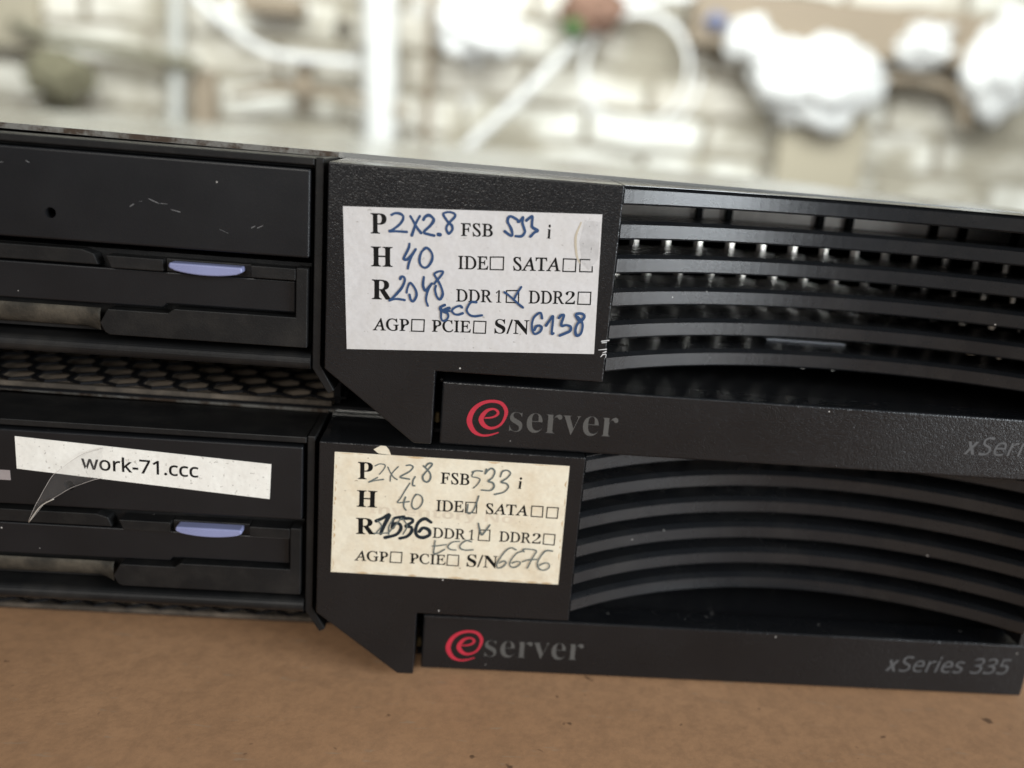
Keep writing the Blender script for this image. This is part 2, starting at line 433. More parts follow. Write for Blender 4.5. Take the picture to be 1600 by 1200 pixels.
# ------------------------------------------------------------------ measured outlines of the lettering, pen strokes and labels (mm)
LABEL_QUADS=[[(2.265, -6.138), (40.288, -4.414), (41.304, -25.634), (3.392, -27.509)], [(2.555, -1.598), (40.605, -1.588), (40.753, -23.162), (2.386, -23.046)]]
PRINT_UP=[('P', 'b', (6.419, -9.773), (8.763, -9.665), 2.956), ('FSB', 'r', (19.654, -9.19), (24.387, -8.948), 1.982), ('i', 'i', (32.41, -8.54), (32.972, -8.533), 2.069), ('H', 'b', (6.644, -14.615), (9.843, -14.472), 2.96), ('IDE', 'r', (19.543, -14.073), (24.05, -13.845), 2.001), ('SATA', 'r', (27.783, -13.723), (34.902, -13.302), 2.111), ('R', 'b', (6.934, -19.544), (9.927, -19.423), 2.999), ('DDR1', 'r', (19.546, -18.988), (26.378, -18.673), 1.909), ('DDR2', 'r', (30.505, -18.483), (37.565, -18.091), 1.987), ('AGP', 'r', (7.222, -24.355), (12.728, -24.085), 1.954), ('PCIE', 'r', (16.165, -23.938), (22.097, -23.663), 1.922), ('S/N', 'b', (25.702, -23.504), (30.976, -23.302), 2.297)]
PRINT_LOW=[('P', 'b', (6.391, -6.069), (8.807, -6.01), 2.983), ('FSB', 'r', (19.768, -6.045), (24.478, -6.023), 2.068), ('i', 'i', (32.439, -6.076), (33.062, -6.107), 2.051), ('H', 'b', (6.342, -10.942), (9.632, -10.919), 2.942), ('IDE', 'r', (19.318, -10.907), (23.869, -10.849), 1.994), ('SATA', 'r', (27.517, -10.921), (34.564, -10.881), 1.972), ('R', 'b', (6.356, -15.832), (9.517, -15.752), 2.912), ('DDR1', 'r', (18.987, -15.749), (25.854, -15.764), 1.887), ('DDR2', 'r', (30.072, -15.753), (37.068, -15.764), 1.894), ('AGP', 'r', (6.236, -20.75), (11.826, -20.693), 1.943), ('PCIE', 'r', (15.435, -20.712), (21.443, -20.676), 1.95), ('S/N', 'b', (24.974, -20.732), (30.137, -20.75), 2.341)]
BOXES_UP=[[(24.246, -11.913), (26.211, -11.765), (26.298, -13.677), (24.357, -13.774)], [(35.175, -11.356), (37.065, -11.286), (37.155, -13.147), (35.259, -13.239)], [(27.057, -16.773), (28.888, -16.614), (28.98, -18.483), (27.135, -18.557)], [(37.925, -16.194), (39.809, -16.08), (39.909, -17.957), (37.99, -18.047)], [(13.065, -22.22), (14.939, -22.135), (14.947, -23.938), (13.089, -24.009)], [(22.472, -21.789), (24.287, -21.732), (24.32, -23.566), (22.486, -23.635)]]
OPEN_BOX=[[(39.113, -11.193), (37.691, -11.263), (37.804, -13.086), (39.667, -12.996), (39.611, -12.239)]]
BOXES_LOW=[[(24.148, -9.026), (25.95, -8.954), (25.987, -10.845), (24.173, -10.844)], [(35.043, -9.007), (36.906, -9.003), (36.94, -10.877), (35.068, -10.85)], [(37.632, -9.072), (39.444, -9.058), (39.448, -10.936), (37.616, -10.95)], [(26.684, -13.842), (28.455, -13.79), (28.489, -15.748), (26.614, -15.732)], [(37.507, -13.9), (39.367, -13.931), (39.37, -15.844), (37.513, -15.767)], [(12.255, -18.759), (14.078, -18.751), (14.056, -20.676), (12.185, -20.656)], [(21.729, -18.698), (23.569, -18.734), (23.595, -20.666), (21.683, -20.647)]]
INK_UP=[(0.451, [(9.352, -6.849), (9.867, -6.578), (10.568, -6.582), (11.05, -6.893), (11.017, -7.475), (10.522, -8.211), (9.616, -8.98), (9.099, -9.253), (10.211, -9.169), (11.68, -9.15)]), (0.451, [(12.1, -6.812), (12.478, -7.363), (13.113, -8.363), (13.799, -9.13)]), (0.451, [(13.501, -6.704), (12.968, -7.791), (12.667, -8.865), (12.466, -9.583)]), (0.502, [(14.053, -7.184), (14.266, -6.762), (14.78, -6.49), (15.383, -6.792), (15.525, -7.246), (15.094, -7.978), (14.204, -8.982), (14.926, -9.255), (15.735, -9.37)]), (0.627, [(16.362, -9.169), (16.435, -9.199), (16.518, -9.205), (16.587, -9.176)]), (0.426, [(17.835, -7.477), (16.943, -6.324), (17.099, -5.964), (17.793, -5.795), (18.509, -5.972), (18.596, -6.429), (17.773, -7.424), (17.461, -8.148), (17.738, -8.83), (17.977, -8.871), (18.357, -8.314), (18.263, -7.736), (17.828, -7.361)]), (0.451, [(27.984, -6.292), (27.606, -6.029), (26.872, -5.736), (26.473, -5.941), (26.401, -6.53), (26.674, -6.977), (27.015, -7.537), (27.253, -8.283), (27.035, -8.535), (26.097, -7.959)]), (0.426, [(27.788, -6.074), (28.057, -6.462), (28.643, -5.658), (28.593, -6.479), (28.897, -7.276), (29.064, -7.851), (28.639, -8.472), (27.75, -8.54)]), (0.451, [(29.159, -6.144), (29.763, -5.572), (29.999, -5.554), (30.02, -6.487), (30.129, -7.065), (30.94, -7.473), (30.491, -7.801), (29.949, -8.432)]), (0.426, [(12.171, -10.841), (12.083, -11.497), (11.547, -12.723), (11.448, -13.147), (11.923, -13.171), (12.6, -12.406), (13.097, -11.657)]), (0.426, [(13.118, -11.596), (12.611, -12.643), (12.241, -13.624), (12.105, -14.531)]), (0.426, [(14.561, -11.31), (14.0, -11.945), (13.758, -13.033), (13.977, -13.852), (14.592, -14.226), (15.171, -13.883), (15.601, -13.014), (15.615, -12.18), (15.163, -11.501), (14.676, -11.242), (14.39, -11.441)]), (0.426, [(11.046, -16.172), (11.152, -15.863), (11.447, -15.781), (11.698, -16.064), (11.666, -16.67), (11.286, -17.546), (10.606, -18.446), (9.919, -19.228), (9.572, -19.559)]), (0.401, [(9.572, -19.559), (10.162, -19.308), (10.879, -19.219), (11.844, -19.307)]), (0.401, [(12.092, -18.154), (12.181, -17.48), (12.503, -16.668), (12.934, -16.939), (13.453, -17.75), (13.584, -18.471), (13.341, -19.161), (13.053, -19.426), (12.739, -19.144), (12.525, -18.427)]), (0.426, [(14.544, -15.612), (14.474, -16.583), (14.565, -17.182), (14.889, -17.645), (15.342, -17.125), (15.788, -16.486)]), (0.401, [(15.767, -16.548), (15.355, -17.367), (15.1, -18.238), (15.06, -19.096), (15.369, -19.932)]), (0.426, [(16.15, -16.52), (16.481, -16.011), (17.041, -15.306), (17.361, -14.62), (16.762, -14.604), (16.091, -15.015), (16.308, -15.481), (16.857, -16.286), (17.33, -17.222), (17.499, -18.062), (17.12, -18.823), (16.612, -18.371), (16.319, -17.418), (16.405, -16.804)]), (0.502, [(17.891, -19.625), (17.249, -20.041), (17.518, -20.514), (18.581, -20.042)]), (0.401, [(17.376, -20.154), (17.425, -21.014), (17.46, -21.63), (17.727, -22.045), (18.265, -21.882), (18.534, -21.305), (18.324, -20.825), (17.77, -20.68), (18.692, -20.49)]), (0.401, [(20.506, -19.803), (20.188, -19.58), (19.48, -19.878), (19.027, -20.404), (19.419, -20.869), (20.031, -20.949), (20.683, -20.679)]), (0.401, [(22.626, -18.849), (21.842, -18.907), (21.403, -19.615), (21.262, -20.241), (21.726, -20.826), (22.469, -21.019), (23.611, -20.788)]), (0.376, [(26.737, -17.017), (27.308, -17.342), (28.277, -18.067), (28.992, -18.63), (29.705, -19.133)]), (0.351, [(29.205, -16.042), (28.626, -17.122), (28.217, -18.072)]), (0.426, [(32.769, -20.584), (32.514, -19.795), (32.038, -19.954), (31.483, -20.615), (31.314, -21.499), (31.389, -22.369), (31.688, -22.975), (32.066, -23.073), (32.646, -22.655), (32.835, -22.015), (32.441, -21.73), (31.968, -21.952), (31.767, -22.467)]), (0.451, [(33.48, -21.655), (33.957, -20.809), (34.382, -20.094), (34.455, -21.273), (34.452, -22.839), (34.731, -22.782)]), (0.451, [(35.327, -20.337), (35.597, -19.944), (36.018, -19.851), (35.999, -20.288), (35.777, -21.177), (35.935, -21.541), (36.597, -21.368), (37.234, -21.573), (37.234, -22.2), (36.595, -22.623), (35.71, -23.064)]), (0.476, [(38.36, -20.491), (37.857, -19.78), (38.134, -19.474), (38.871, -19.458), (39.185, -19.87), (38.85, -20.456), (38.288, -20.996), (38.032, -21.892), (38.144, -22.638), (38.48, -22.891), (38.931, -22.455), (39.075, -21.44), (38.876, -20.704), (38.188, -20.005)])]
INK_LOW=[(0.247, [(9.083, -3.596), (9.842, -3.199), (10.685, -3.352), (10.519, -4.057), (9.844, -5.006)]), (0.247, [(9.542, -5.585), (8.086, -6.519), (9.046, -6.177), (10.523, -5.843)]), (0.247, [(11.149, -3.669), (11.572, -4.545), (12.123, -5.347), (12.723, -5.728)]), (0.247, [(12.821, -3.49), (12.082, -4.373), (11.665, -5.237), (11.634, -6.079)]), (0.302, [(14.1, -3.198), (14.742, -3.086), (15.21, -3.403), (14.665, -4.204), (13.219, -5.206), (13.943, -5.439), (14.726, -5.528)]), (0.302, [(15.613, -5.051), (15.319, -5.7), (15.295, -6.545), (15.625, -6.636)]), (0.33, [(16.877, -3.085), (17.491, -3.671), (18.049, -4.403), (18.094, -5.24), (17.669, -5.829), (17.074, -5.657), (16.84, -4.901), (17.38, -4.027), (18.226, -2.858), (18.078, -2.521), (17.569, -2.693), (17.207, -3.203)]), (0.275, [(14.824, -6.224), (14.165, -7.464), (13.447, -8.925), (12.959, -9.738), (13.873, -9.68), (14.845, -9.476)]), (0.302, [(14.222, -8.734), (14.0, -9.601), (14.038, -10.454), (14.391, -11.003)]), (0.275, [(15.893, -8.131), (15.416, -9.084), (15.339, -10.228), (15.89, -10.765), (16.655, -10.288), (17.062, -9.263), (16.823, -8.426), (16.154, -8.114), (15.773, -8.351)]), (0.302, [(24.841, -3.611), (25.542, -3.356), (26.456, -3.366)]), (0.247, [(25.041, -3.668), (24.827, -4.382), (25.623, -4.541), (26.163, -4.787), (26.067, -5.286), (25.714, -5.873), (25.224, -6.399)]), (0.33, [(27.082, -2.976), (26.946, -3.824), (27.357, -3.167), (27.982, -2.777), (28.479, -3.304), (28.225, -4.302), (27.558, -5.049), (28.297, -5.283), (28.545, -5.973), (28.002, -6.645), (26.556, -6.667)]), (0.302, [(29.459, -4.152), (29.716, -3.223), (30.482, -2.963), (31.068, -3.416), (30.585, -4.29), (29.659, -5.054), (30.531, -5.28), (30.908, -5.892), (30.253, -6.785), (28.775, -7.306)]), (0.302, [(26.171, -7.757), (25.972, -8.696), (25.487, -10.301), (24.871, -10.987), (24.452, -10.654), (24.499, -9.361)]), (0.33, [(26.44, -12.622), (26.714, -13.694), (27.117, -14.69), (27.608, -14.076), (28.382, -12.791)]), (0.659, [(9.626, -13.285), (10.591, -12.749), (11.679, -12.034), (11.385, -12.915), (10.905, -14.1), (10.432, -15.506)]), (0.604, [(14.118, -12.24), (12.557, -12.626), (12.333, -13.577), (12.3, -14.374), (12.793, -13.548), (13.522, -13.647), (13.692, -14.505), (12.944, -15.569), (11.184, -16.188)]), (0.632, [(13.606, -12.56), (15.316, -12.524), (15.541, -13.087), (14.459, -13.95), (15.388, -14.037), (15.491, -14.829), (14.806, -15.745), (13.633, -16.182)]), (0.632, [(18.638, -12.965), (17.551, -12.384), (16.535, -13.169), (16.144, -14.643), (16.521, -15.566), (17.461, -15.799), (18.494, -15.225), (18.316, -14.362), (17.373, -14.058), (16.745, -14.751)]), (0.247, [(9.376, -15.499), (10.429, -15.434), (11.611, -15.288)]), (0.247, [(9.639, -15.483), (10.511, -14.124), (9.818, -13.158)]), (0.275, [(11.752, -15.497), (11.76, -14.046), (12.429, -12.706)]), (0.275, [(11.866, -15.054), (12.99, -13.536), (13.734, -12.48)]), (0.275, [(14.126, -15.35), (14.719, -13.861), (14.003, -12.607)]), (0.275, [(19.476, -16.187), (19.408, -17.365), (19.405, -18.544), (20.134, -18.426), (21.162, -17.699)]), (0.247, [(19.067, -17.239), (20.06, -17.104), (21.377, -16.803)]), (0.275, [(23.537, -16.083), (22.415, -16.299), (21.661, -17.079), (22.095, -17.642), (23.036, -17.702)]), (0.275, [(25.538, -16.033), (24.658, -15.867), (23.773, -16.656), (23.748, -17.319), (24.639, -17.634), (25.903, -17.482)]), (0.275, [(33.064, -17.044), (32.23, -16.726), (31.338, -17.372), (30.501, -18.758), (30.041, -19.828), (30.231, -20.564), (31.029, -20.367), (31.578, -19.586), (31.212, -19.235), (30.434, -19.655)]), (0.275, [(34.29, -17.191), (33.252, -17.699), (32.406, -18.94), (32.207, -19.847), (32.788, -20.335), (33.579, -20.063), (34.003, -19.439), (33.507, -19.171), (32.588, -19.525)]), (0.275, [(34.436, -17.33), (34.265, -16.897), (35.336, -16.801), (36.506, -17.056), (36.004, -18.274), (35.231, -20.338)]), (0.275, [(34.321, -19.196), (35.368, -18.76), (36.71, -18.604)]), (0.275, [(39.197, -16.891), (38.053, -16.961), (37.216, -18.201), (36.849, -19.417), (37.266, -20.29), (38.105, -20.54), (38.877, -20.043), (38.809, -19.298), (38.119, -19.19), (37.213, -19.694)])]
EMBLEM=[(27.617, -40.47, 0.195), (26.136, -41.015, 0.325), (24.789, -41.07, 0.423), (23.563, -40.386, 0.715), (22.832, -38.751, 0.878), (23.332, -36.956, 0.748), (24.585, -35.732, 0.585), (26.22, -35.236, 0.487), (27.743, -35.481, 0.552), (28.6, -36.597, 0.617), (28.512, -37.836, 0.487), (28.006, -38.932, 0.39), (27.21, -39.554, 0.39), (26.217, -39.798, 0.487), (25.261, -39.383, 0.715), (24.714, -38.535, 0.812), (24.936, -37.638, 0.715), (25.664, -36.797, 0.52), (26.649, -36.519, 0.325), (27.318, -36.948, 0.423), (27.191, -37.485, 0.39), (26.418, -37.943, 0.293), (25.29, -38.125, 0.227)]
SERVER_TXT=('server', 'b', (29.332, -40.141), (46.93, -40.019), 3.347)
MODEL_TXT=[('x', 'xb', (102.602, -39.086), (104.948, -39.06), 2.3290000000000006), ('Series 335', 'xi', (105.135, -39.09), (125.908, -38.61), 3.323999999999998)]
WORK_TXT=('work-71.ccc', 's', (-37.639, -7.334), (-19.199, -7.673), 2.551)
STICKER=[(-47.664, -2.42), (-7.595, -4.565), (-7.851, -10.66), (-47.756, -7.922)]
TAPE=[[(-33.98, 0.1, -3.41), (-37.34, -0.2, -4.71), (-40.63, -0.8, -7.31), (-41.59, -1.2, -8.26), (-42.61, -1.6, -10.12), (-43.44, -1.8, -11.75), (-44.16, -1.9, -13.12), (-45.3, -2.2, -15.8)], [(-34.39, 0.12, -8.64), (-35.17, 0.0, -8.79), (-36.07, -0.2, -9.07), (-39.03, -0.5, -10.35), (-40.89, -0.8, -11.56), (-42.47, -1.1, -12.6), (-43.08, -1.3, -13.01), (-45.19, -2.1, -15.96)]]
SCRAP=[(8.727, -0.792), (9.853, -0.073), (10.687, -0.114), (11.157, -0.631), (11.554, -1.567), (9.519, -1.426)]
GHOST=('Inventory No.', 's', (8.326, -12.504), (32.918, -12.929), 2.2)
SCUFFS=[[(-28.392, -8.576), (-27.854, -8.184)], [(-27.037, -7.772), (-26.616, -7.669)], [(-25.73, -7.252), (-24.872, -7.604), (-24.252, -7.836)], [(-24.007, -7.817), (-23.064, -7.814)], [(-22.527, -8.579), (-21.238, -8.831)], [(-11.027, -10.351), (-10.493, -10.026)], [(-10.139, -10.284), (-9.357, -9.868)], [(-15.641, -10.881), (-14.406, -11.394)], [(-46.299, -3.777), (-45.953, -3.682)], [(-42.698, -3.255), (-42.272, -3.459)]]
CHIPS=[[(42.276, -23.542), (43.375, -23.337)], [(42.365, -23.789), (43.039, -23.678)], [(41.931, -24.964), (43.157, -24.75)], [(42.662, -25.359), (43.137, -25.134)], [(42.814, -25.603), (43.186, -25.577), (43.18, -26.089)], [(42.42, -26.015), (42.689, -25.612)]]

# ------------------------------------------------------------------ one rack server (mm; front panel's top left corner is the origin, y runs back)
ACX, AR, ASAG = 84.1, 74.2, 12.3
def arc(x): return ASAG - (AR - math.sqrt(max(AR * AR - (x - ACX) ** 2, 0)))
XA, XB = 43.3, 124.6
XS = [XA + (XB - XA) * i / 48 for i in range(49)]

def honeycomb(bm, u0, u1, v0, v1, pitch, web, place, row=None, ridge=0.0):
    """flat sheet of hexagonal holes; place(u, v) gives the point"""
    row = row or pitch * 0.866; ky = row / (pitch * 0.866); r_out = pitch / math.sqrt(3); r_in = r_out - web / 2 / math.cos(math.pi / 6)
    j = 0; v = v0
    while v <= v1 + 1e-6:
        u = u0 + (pitch / 2 if j % 2 else 0)
        while u <= u1 + 1e-6:
            A = [bm.verts.new(place(u + r_out * math.cos(math.pi / 6 + k * math.pi / 3), v + ky * r_out * math.sin(math.pi / 6 + k * math.pi / 3))) for k in range(6)]
            B = [bm.verts.new(place(u + r_in * math.cos(math.pi / 6 + k * math.pi / 3), v + ky * r_in * math.sin(math.pi / 6 + k * math.pi / 3))) for k in range(6)]
            for k in range(6): bm.faces.new((A[k], A[(k + 1) % 6], B[(k + 1) % 6], B[k]))
            for t in B: t.co.y += ridge
            u += pitch
        v += row; j += 1
    bmesh.ops.remove_doubles(bm, verts=bm.verts[:], dist=0.02)

def solid(bm, t):
    bmesh.ops.recalc_face_normals(bm, faces=bm.faces[:])
    bmesh.ops.solidify(bm, geom=bm.faces[:], thickness=t)

def build_server():
    root = bpy.data.objects.new('rack_server', None)
    C.objects.link(root); root.empty_display_size = 0.02
    root.location = (0, 0, -BASE * MM)
    # steel case: bottom, sides, rear wall, bulkhead behind the front, roof under the lid
    bm = bmesh.new()
    box(bm, -306, 128.0, 34, 690, -42.3, -41.6); box(bm, -306, 17.1, 15.0, 33.9, -42.3, -41.6)
    box(bm, -306, -305, 34, 690, -41.4, -0.6); box(bm, 127, 128, 14.1, 690, -41.4, -0.6); box(bm, 127, 128, 8.8, 14.0, -41.4, -31.2)
    box(bm, -304.9, 126.9, 689, 690, -41.4, -0.6)
    box(bm, -304.9, 126.9, 60, 61, -41.4, -0.6)
    box(bm, -1.0, 0.2, 16, 59.9, -41.4, -0.6)
    box(bm, 17.2, 128.0, 6.5, 33.9, -42.3, -41.6)
    finish(bm, 'case', M['inside'], root)
    # lid, slightly higher toward the left
    def lz(x): return 1.15 - 0.007 * x
    bm = bmesh.new()
    v = [bm.verts.new((x, y, lz(x) + d)) for d in (0, -0.9) for x, y in ((-306, 14.6), (128.5, 14.6), (128.5, 690), (-306, 690))]
    for q in ((0, 1, 2, 3), (7, 6, 5, 4), (1, 5, 6, 2), (2, 6, 7, 3), (3, 7, 4, 0), (0, 4, 5, 1)): bm.faces.new([v[i] for i in q])
    lid = finish(bm, 'lid', M['lid'], root)
    bm = bmesh.new()
    v = [bm.verts.new((x, y, lz(x) + d)) for d in (-0.05, -0.85) for x, y in ((-306, 14.0), (-0.9, 14.0), (-0.9, 14.55), (-306, 14.55))]
    for q in ((0, 1, 2, 3), (7, 6, 5, 4), (1, 5, 6, 2), (2, 6, 7, 3), (3, 7, 4, 0), (0, 4, 5, 1)): bm.faces.new([v[i] for i in q])
    finish(bm, 'lid_edge', M['rust'], lid)

    # flat front panel with the ear hanging at its lower left
    bm = bmesh.new()
    prism(bm, [(0, 0), (43.18, 0), (43.2, -30.1), (17.03, -30.13), (17.03, -42.1), (14.25, -42.1), (0, -30.9)], 0, 13.9, top=lambda x, z: 0.28 if z > -1 else 0)
    fp = finish(bm, 'front_panel', [M['bezel'], M['top']], root, bevel=0.22, segs=3)
    for p in fp.data.polygons:
        if p.normal.z > 0.95 and p.center.z > (BASE - 0.5) * MM: p.material_index = 1

    # air grille: six concave slats, a sloping top plate and a side post
    bm = bmesh.new()
    for k in range(6):
        zt = -0.05 - 5.13 * k; hb = 2.75
        ring = []
        for x in XS:
            y = arc(x)
            c = 0.28
            prof = [(y + 1.3, zt), (y, zt - 0.5), (y, zt - hb + c), (y + c, zt - hb), (y + 15, zt - hb + 0.25), (y + 15, zt - 0.1)]
            ring.append([bm.verts.new((x, yy, zz)) for yy, zz in prof])
        for a, b_ in zip(ring, ring[1:]):
            for i in range(6): bm.faces.new((a[i], b_[i], b_[(i + 1) % 6], a[(i + 1) % 6]))
        bm.faces.new(ring[0]); bm.faces.new(ring[-1][::-1])
    box(bm, 124.7, 128.4, 0.8, 13.9, -30.9, -0.3)
    grille = finish(bm, 'air_grille', M['slat'], root)
    for p in grille.data.polygons: p.use_smooth = False
    bm = bmesh.new()
    fr = [bm.verts.new((x, arc(x) + 0.55, 0.02)) for x in XS]; ba = [bm.verts.new((x, 13.9, 0.28)) for x in XS]
    fr2 = [bm.verts.new((x, arc(x) + 0.55, -0.04)) for x in XS]; ba2 = [bm.verts.new((x, 13.9, -0.04)) for x in XS]
    for i in range(48):
        bm.faces.new((fr[i], fr[i + 1], ba[i + 1], ba[i])); bm.faces.new((fr2[i], ba2[i], ba2[i + 1], fr2[i + 1]))
        bm.faces.new((fr[i], fr2[i], fr2[i + 1], fr[i + 1])); bm.faces.new((ba[i], ba[i + 1], ba2[i + 1], ba2[i]))
    bm.faces.new((fr[0], ba[0], ba2[0], fr2[0])); bm.faces.new((fr[-1], fr2[-1], ba2[-1], ba[-1]))
    finish(bm, 'top_plate', M['top'], grille)
    # perforated sheet behind the slats
    bm = bmesh.new()
    honeycomb(bm, 45.0, 126, -28.5, -9, 5.9, 1.15, lambda u, v: (u, 29.0, v), 5.9, 0.2)
    solid(bm, 0.8)
    box(bm, 43.5, 126.5, 28.6, 29.6, -6.8, -0.7)
    finish(bm, 'vent_screen', M['mesh'], grille)
    bm = bmesh.new()
    for x in (61.5, 67.0, 84.0, 89.5, 105.5, 111.0, 121):
        box(bm, x, x + 1.1, 27.6, 28.5, -6.9, -0.7)
    finish(bm, 'screen_tabs', M['inside'], grille)
    # shelf in the dark recess under the lowest slat
    bm = bmesh.new(); box(bm, 17.4, 126.8, 8.8, 33.5, -34.4, -33.6)
    finish(bm, 'recess_shelf', M['smooth'], root, bevel=0.3)

    # bar with the emblem
    bm = bmesh.new(); box(bm, 18.15, 129.4, 3.0, 8.6, -43.1, -32.45)
    bar = finish(bm, 'front_bar', M['bezel'], root, bevel=0.35, segs=3)
    bm = bmesh.new()
    ribbon(bm, [(x, z) for x, z, w_ in EMBLEM], [w_ for x, z, w_ in EMBLEM], 2.95, rise=0.03, n=8)
    finish(bm, 'emblem', M['red'], bar, recalc=False)
    bm = bmesh.new(); lettering(bm, SERVER_TXT[0], 'b', SERVER_TXT[2], SERVER_TXT[3], SERVER_TXT[4], 2.96, offset=-0.012)
    finish(bm, 'brand_lettering', M['greyprint'], bar, recalc=False)
    bm = bmesh.new()
    for t in MODEL_TXT: lettering(bm, t[0], t[1], t[2], t[3], t[4], 2.96)
    finish(bm, 'model_lettering', M['dimprint'], bar, recalc=False)
    bm = bmesh.new(); bmesh.ops.create_cone(bm, cap_ends=True, segments=12, radius1=0.5, radius2=0.35, depth=1.6)
    for v in bm.verts: v.co += Vector((17.55, 6.5, -39.6))
    finish(bm, 'latch_pin', M['brass'], root)

    # drive bay: frame, blank door, slim drive, rounded rail, dusty vented floor
    bm = bmesh.new()
    box(bm, -150, -2.1, 0.6, 13.9, -0.75, 0.3)
    box(bm, -150, -2.1, 1.6, 13.9, -1.15, -0.80)
    prism(bm, [(-2.0, 0.42), (-0.75, 0.42), (-0.75, -30.6), (1.5, -34.6), (0.5, -35.2), (-2.0, -31.2)], 0.9, 13.9)
    bf = finish(bm, 'bay_frame', M['worn'], root, bevel=0.18)
    bm = bmesh.new(); box(bm, -150, -2.62, 0.35, 13, -14.2, -1.3)
    bmesh.ops.recalc_face_normals(bm, faces=bm.faces[:])
    bmesh.ops.bevel(bm, geom=bm.edges[:], offset=0.32, segments=3, profile=0.5, affect='EDGES')
    ff = min(bm.faces, key=lambda f: f.calc_center_median().y)          # open the front face round a small pin hole
    q = sorted(ff.verts, key=lambda v: (v.co.x, v.co.z)); bl, tl, br, tr = q
    bm.faces.remove(ff)
    hx, hz, hr, hn = -39.75, -10.35, 0.78, 24
    ring = [bm.verts.new((hx + hr * math.sin(2 * math.pi * k / hn), bl.co.y, hz + hr * math.cos(2 * math.pi * k / hn))) for k in range(hn)]
    deep = [bm.verts.new((v.co.x, 3.5, v.co.z)) for v in ring]
    bm.faces.new([tl, ring[0]] + [ring[-k] for k in range(1, hn // 2 + 1)] + [bl])
    bm.faces.new([tl, tr, br, bl] + ring[hn // 2::-1])
    for k in range(hn): bm.faces.new((ring[k], deep[k], deep[(k + 1) % hn], ring[(k + 1) % hn])).material_index = 1
    bm.faces.new(deep).material_index = 1
    door = finish(bm, 'drive_door', [M['smooth'], M['inside']], root)

    bm = bmesh.new()
    box(bm, -150, -2.7, 3.4, 13, -28.1, -15.3)
    prism(bm, [(-4.5, -15.75), (-2.75, -15.75), (-2.75, -27.95), (-32.2, -27.95), (-32.9, -27.6), (-33.6, -26.2), (-32.4, -24.0), (-23.5, -24.0), (-22.6, -23.3), (-4.5, -23.3)], 0.4, 3.3)
    prism(bm, [(-32.3, -15.95), (-24.0, -15.95), (-24.0, -17.75), (-31.6, -17.75)], 0.45, 3.3)
    prism(bm, [(-11.2, -15.9), (-4.55, -15.9), (-4.55, -17.7), (-11.2, -17.7)], 0.45, 3.3)
    box(bm, -23.9, -11.3, 1.5, 3.3, -17.9, -15.9)
    prism(bm, [(-150, -15.35), (-36.0, -15.35), (-34.2, -15.9), (-33.6, -17.5), (-150, -17.65)], 0.9, 3.3)
    drive = finish(bm, 'floppy_drive', M['worn'], root, bevel=0.14)
    bm = bmesh.new()
    prism(bm, [(-150, -17.95), (-4.75, -17.95), (-4.75, -22.75), (-24, -22.75), (-24.6, -23.4), (-150, -23.6)], 1.35, 3.3)
    finish(bm, 'slot_flap', M['smooth'], drive, bevel=0.2)
    # finger scoop: hollow curving back and down
    bm = bmesh.new(); prof = []
    for i in range(9):
        a = math.pi / 2 * i / 8
        prof.append((1.4 + 1.9 * (1 - math.cos(a)) * 0.9, -24.1 - 3.3 * math.sin(a)))
    rows = []
    for x in (-150, -36.5, -35.2, -34.2, -33.75):
        k = max(0.0, (x + 36.5) / 2.75)
        rows.append([bm.verts.new((x, y * (1 - k) + 0.9 * k if i else y, z)) for i, (y, z) in enumerate(prof)])
    for a, b_ in zip(rows, rows[1:]):
        for i in range(8): bm.faces.new((a[i], b_[i], b_[i + 1], a[i + 1]))
    solid(bm, 0.15)
    finish(bm, 'finger_scoop', M['dusty'], drive, smooth=True)
    bm = bmesh.new()
    poly = []
    for i in range(13):
        t = i / 12; poly.append((-22.95 + 10.75 * t, -16.95 - 0.85 * math.sin(math.pi * t) ** 0.55))
    poly += [(-12.3, -16.2), (-22.85, -16.2)]
    prism(bm, poly, -0.5, 3.2)
    finish(bm, 'eject_button', M['button'], drive, bevel=0.25, segs=3)

    bm = bmesh.new()
    prof = [(0.9 + 1.3 * math.cos(a), -30.25 + 1.25 * math.sin(a)) for a in [math.pi * (0.5 + k / 10) for k in range(11)]] + [(9, -31.5), (9, -29.0)]
    A = [bm.verts.new((-150, y + 0.6, z)) for y, z in prof]; B = [bm.verts.new((-2.2, y + 0.6, z)) for y, z in prof]
    n = len(prof)
    for i in range(n): bm.faces.new((A[i], B[i], B[(i + 1) % n], A[(i + 1) % n]))
    bm.faces.new(A[::-1]); bm.faces.new(B)
    finish(bm, 'bay_rail', M['worn'], root)
    bm = bmesh.new()
    honeycomb(bm, -96, -1.5, 16.6, 40, 5.9, 1.0, lambda u, v: (u, v, -40.2))
    solid(bm, 0.4)
    vent = finish(bm, 'vent_floor', M['inside'], root)
    bm = bmesh.new()
    box(bm, -150, -0.9, 15.0, 41.9, -41.3, -41.0)
    finish(bm, 'dust_bed', M['ventdust'], vent)
    bm = bmesh.new()
    box(bm, -150, -0.9, 13.6, 14.9, -41.3, -40.4)
    finish(bm, 'vent_rim', M['rim'], vent, bevel=0.15)
    bm = bmesh.new(); box(bm, -150, -1.1, 42.0, 42.6, -41.3, -28.2)
    finish(bm, 'vent_back', M['inside'], vent)
    for fx, fy in ((-290, 60), (115, 60), (-290, 660), (115, 660)):
        bm = bmesh.new(); bmesh.ops.create_cone(bm, cap_ends=True, segments=20, radius1=6, radius2=5.5, depth=0.78)
        for v in bm.verts: v.co += Vector((fx, fy, -42.72))
        finish(bm, 'rubber_foot', M['inside'], root)
    return root

def copy_tree(o, parent=None):
    c = o.copy(); C.objects.link(c)
    if parent: c.parent = parent
    for ch in [x for x in bpy.data.objects if x.parent == o]: copy_tree(ch, c)
    return c

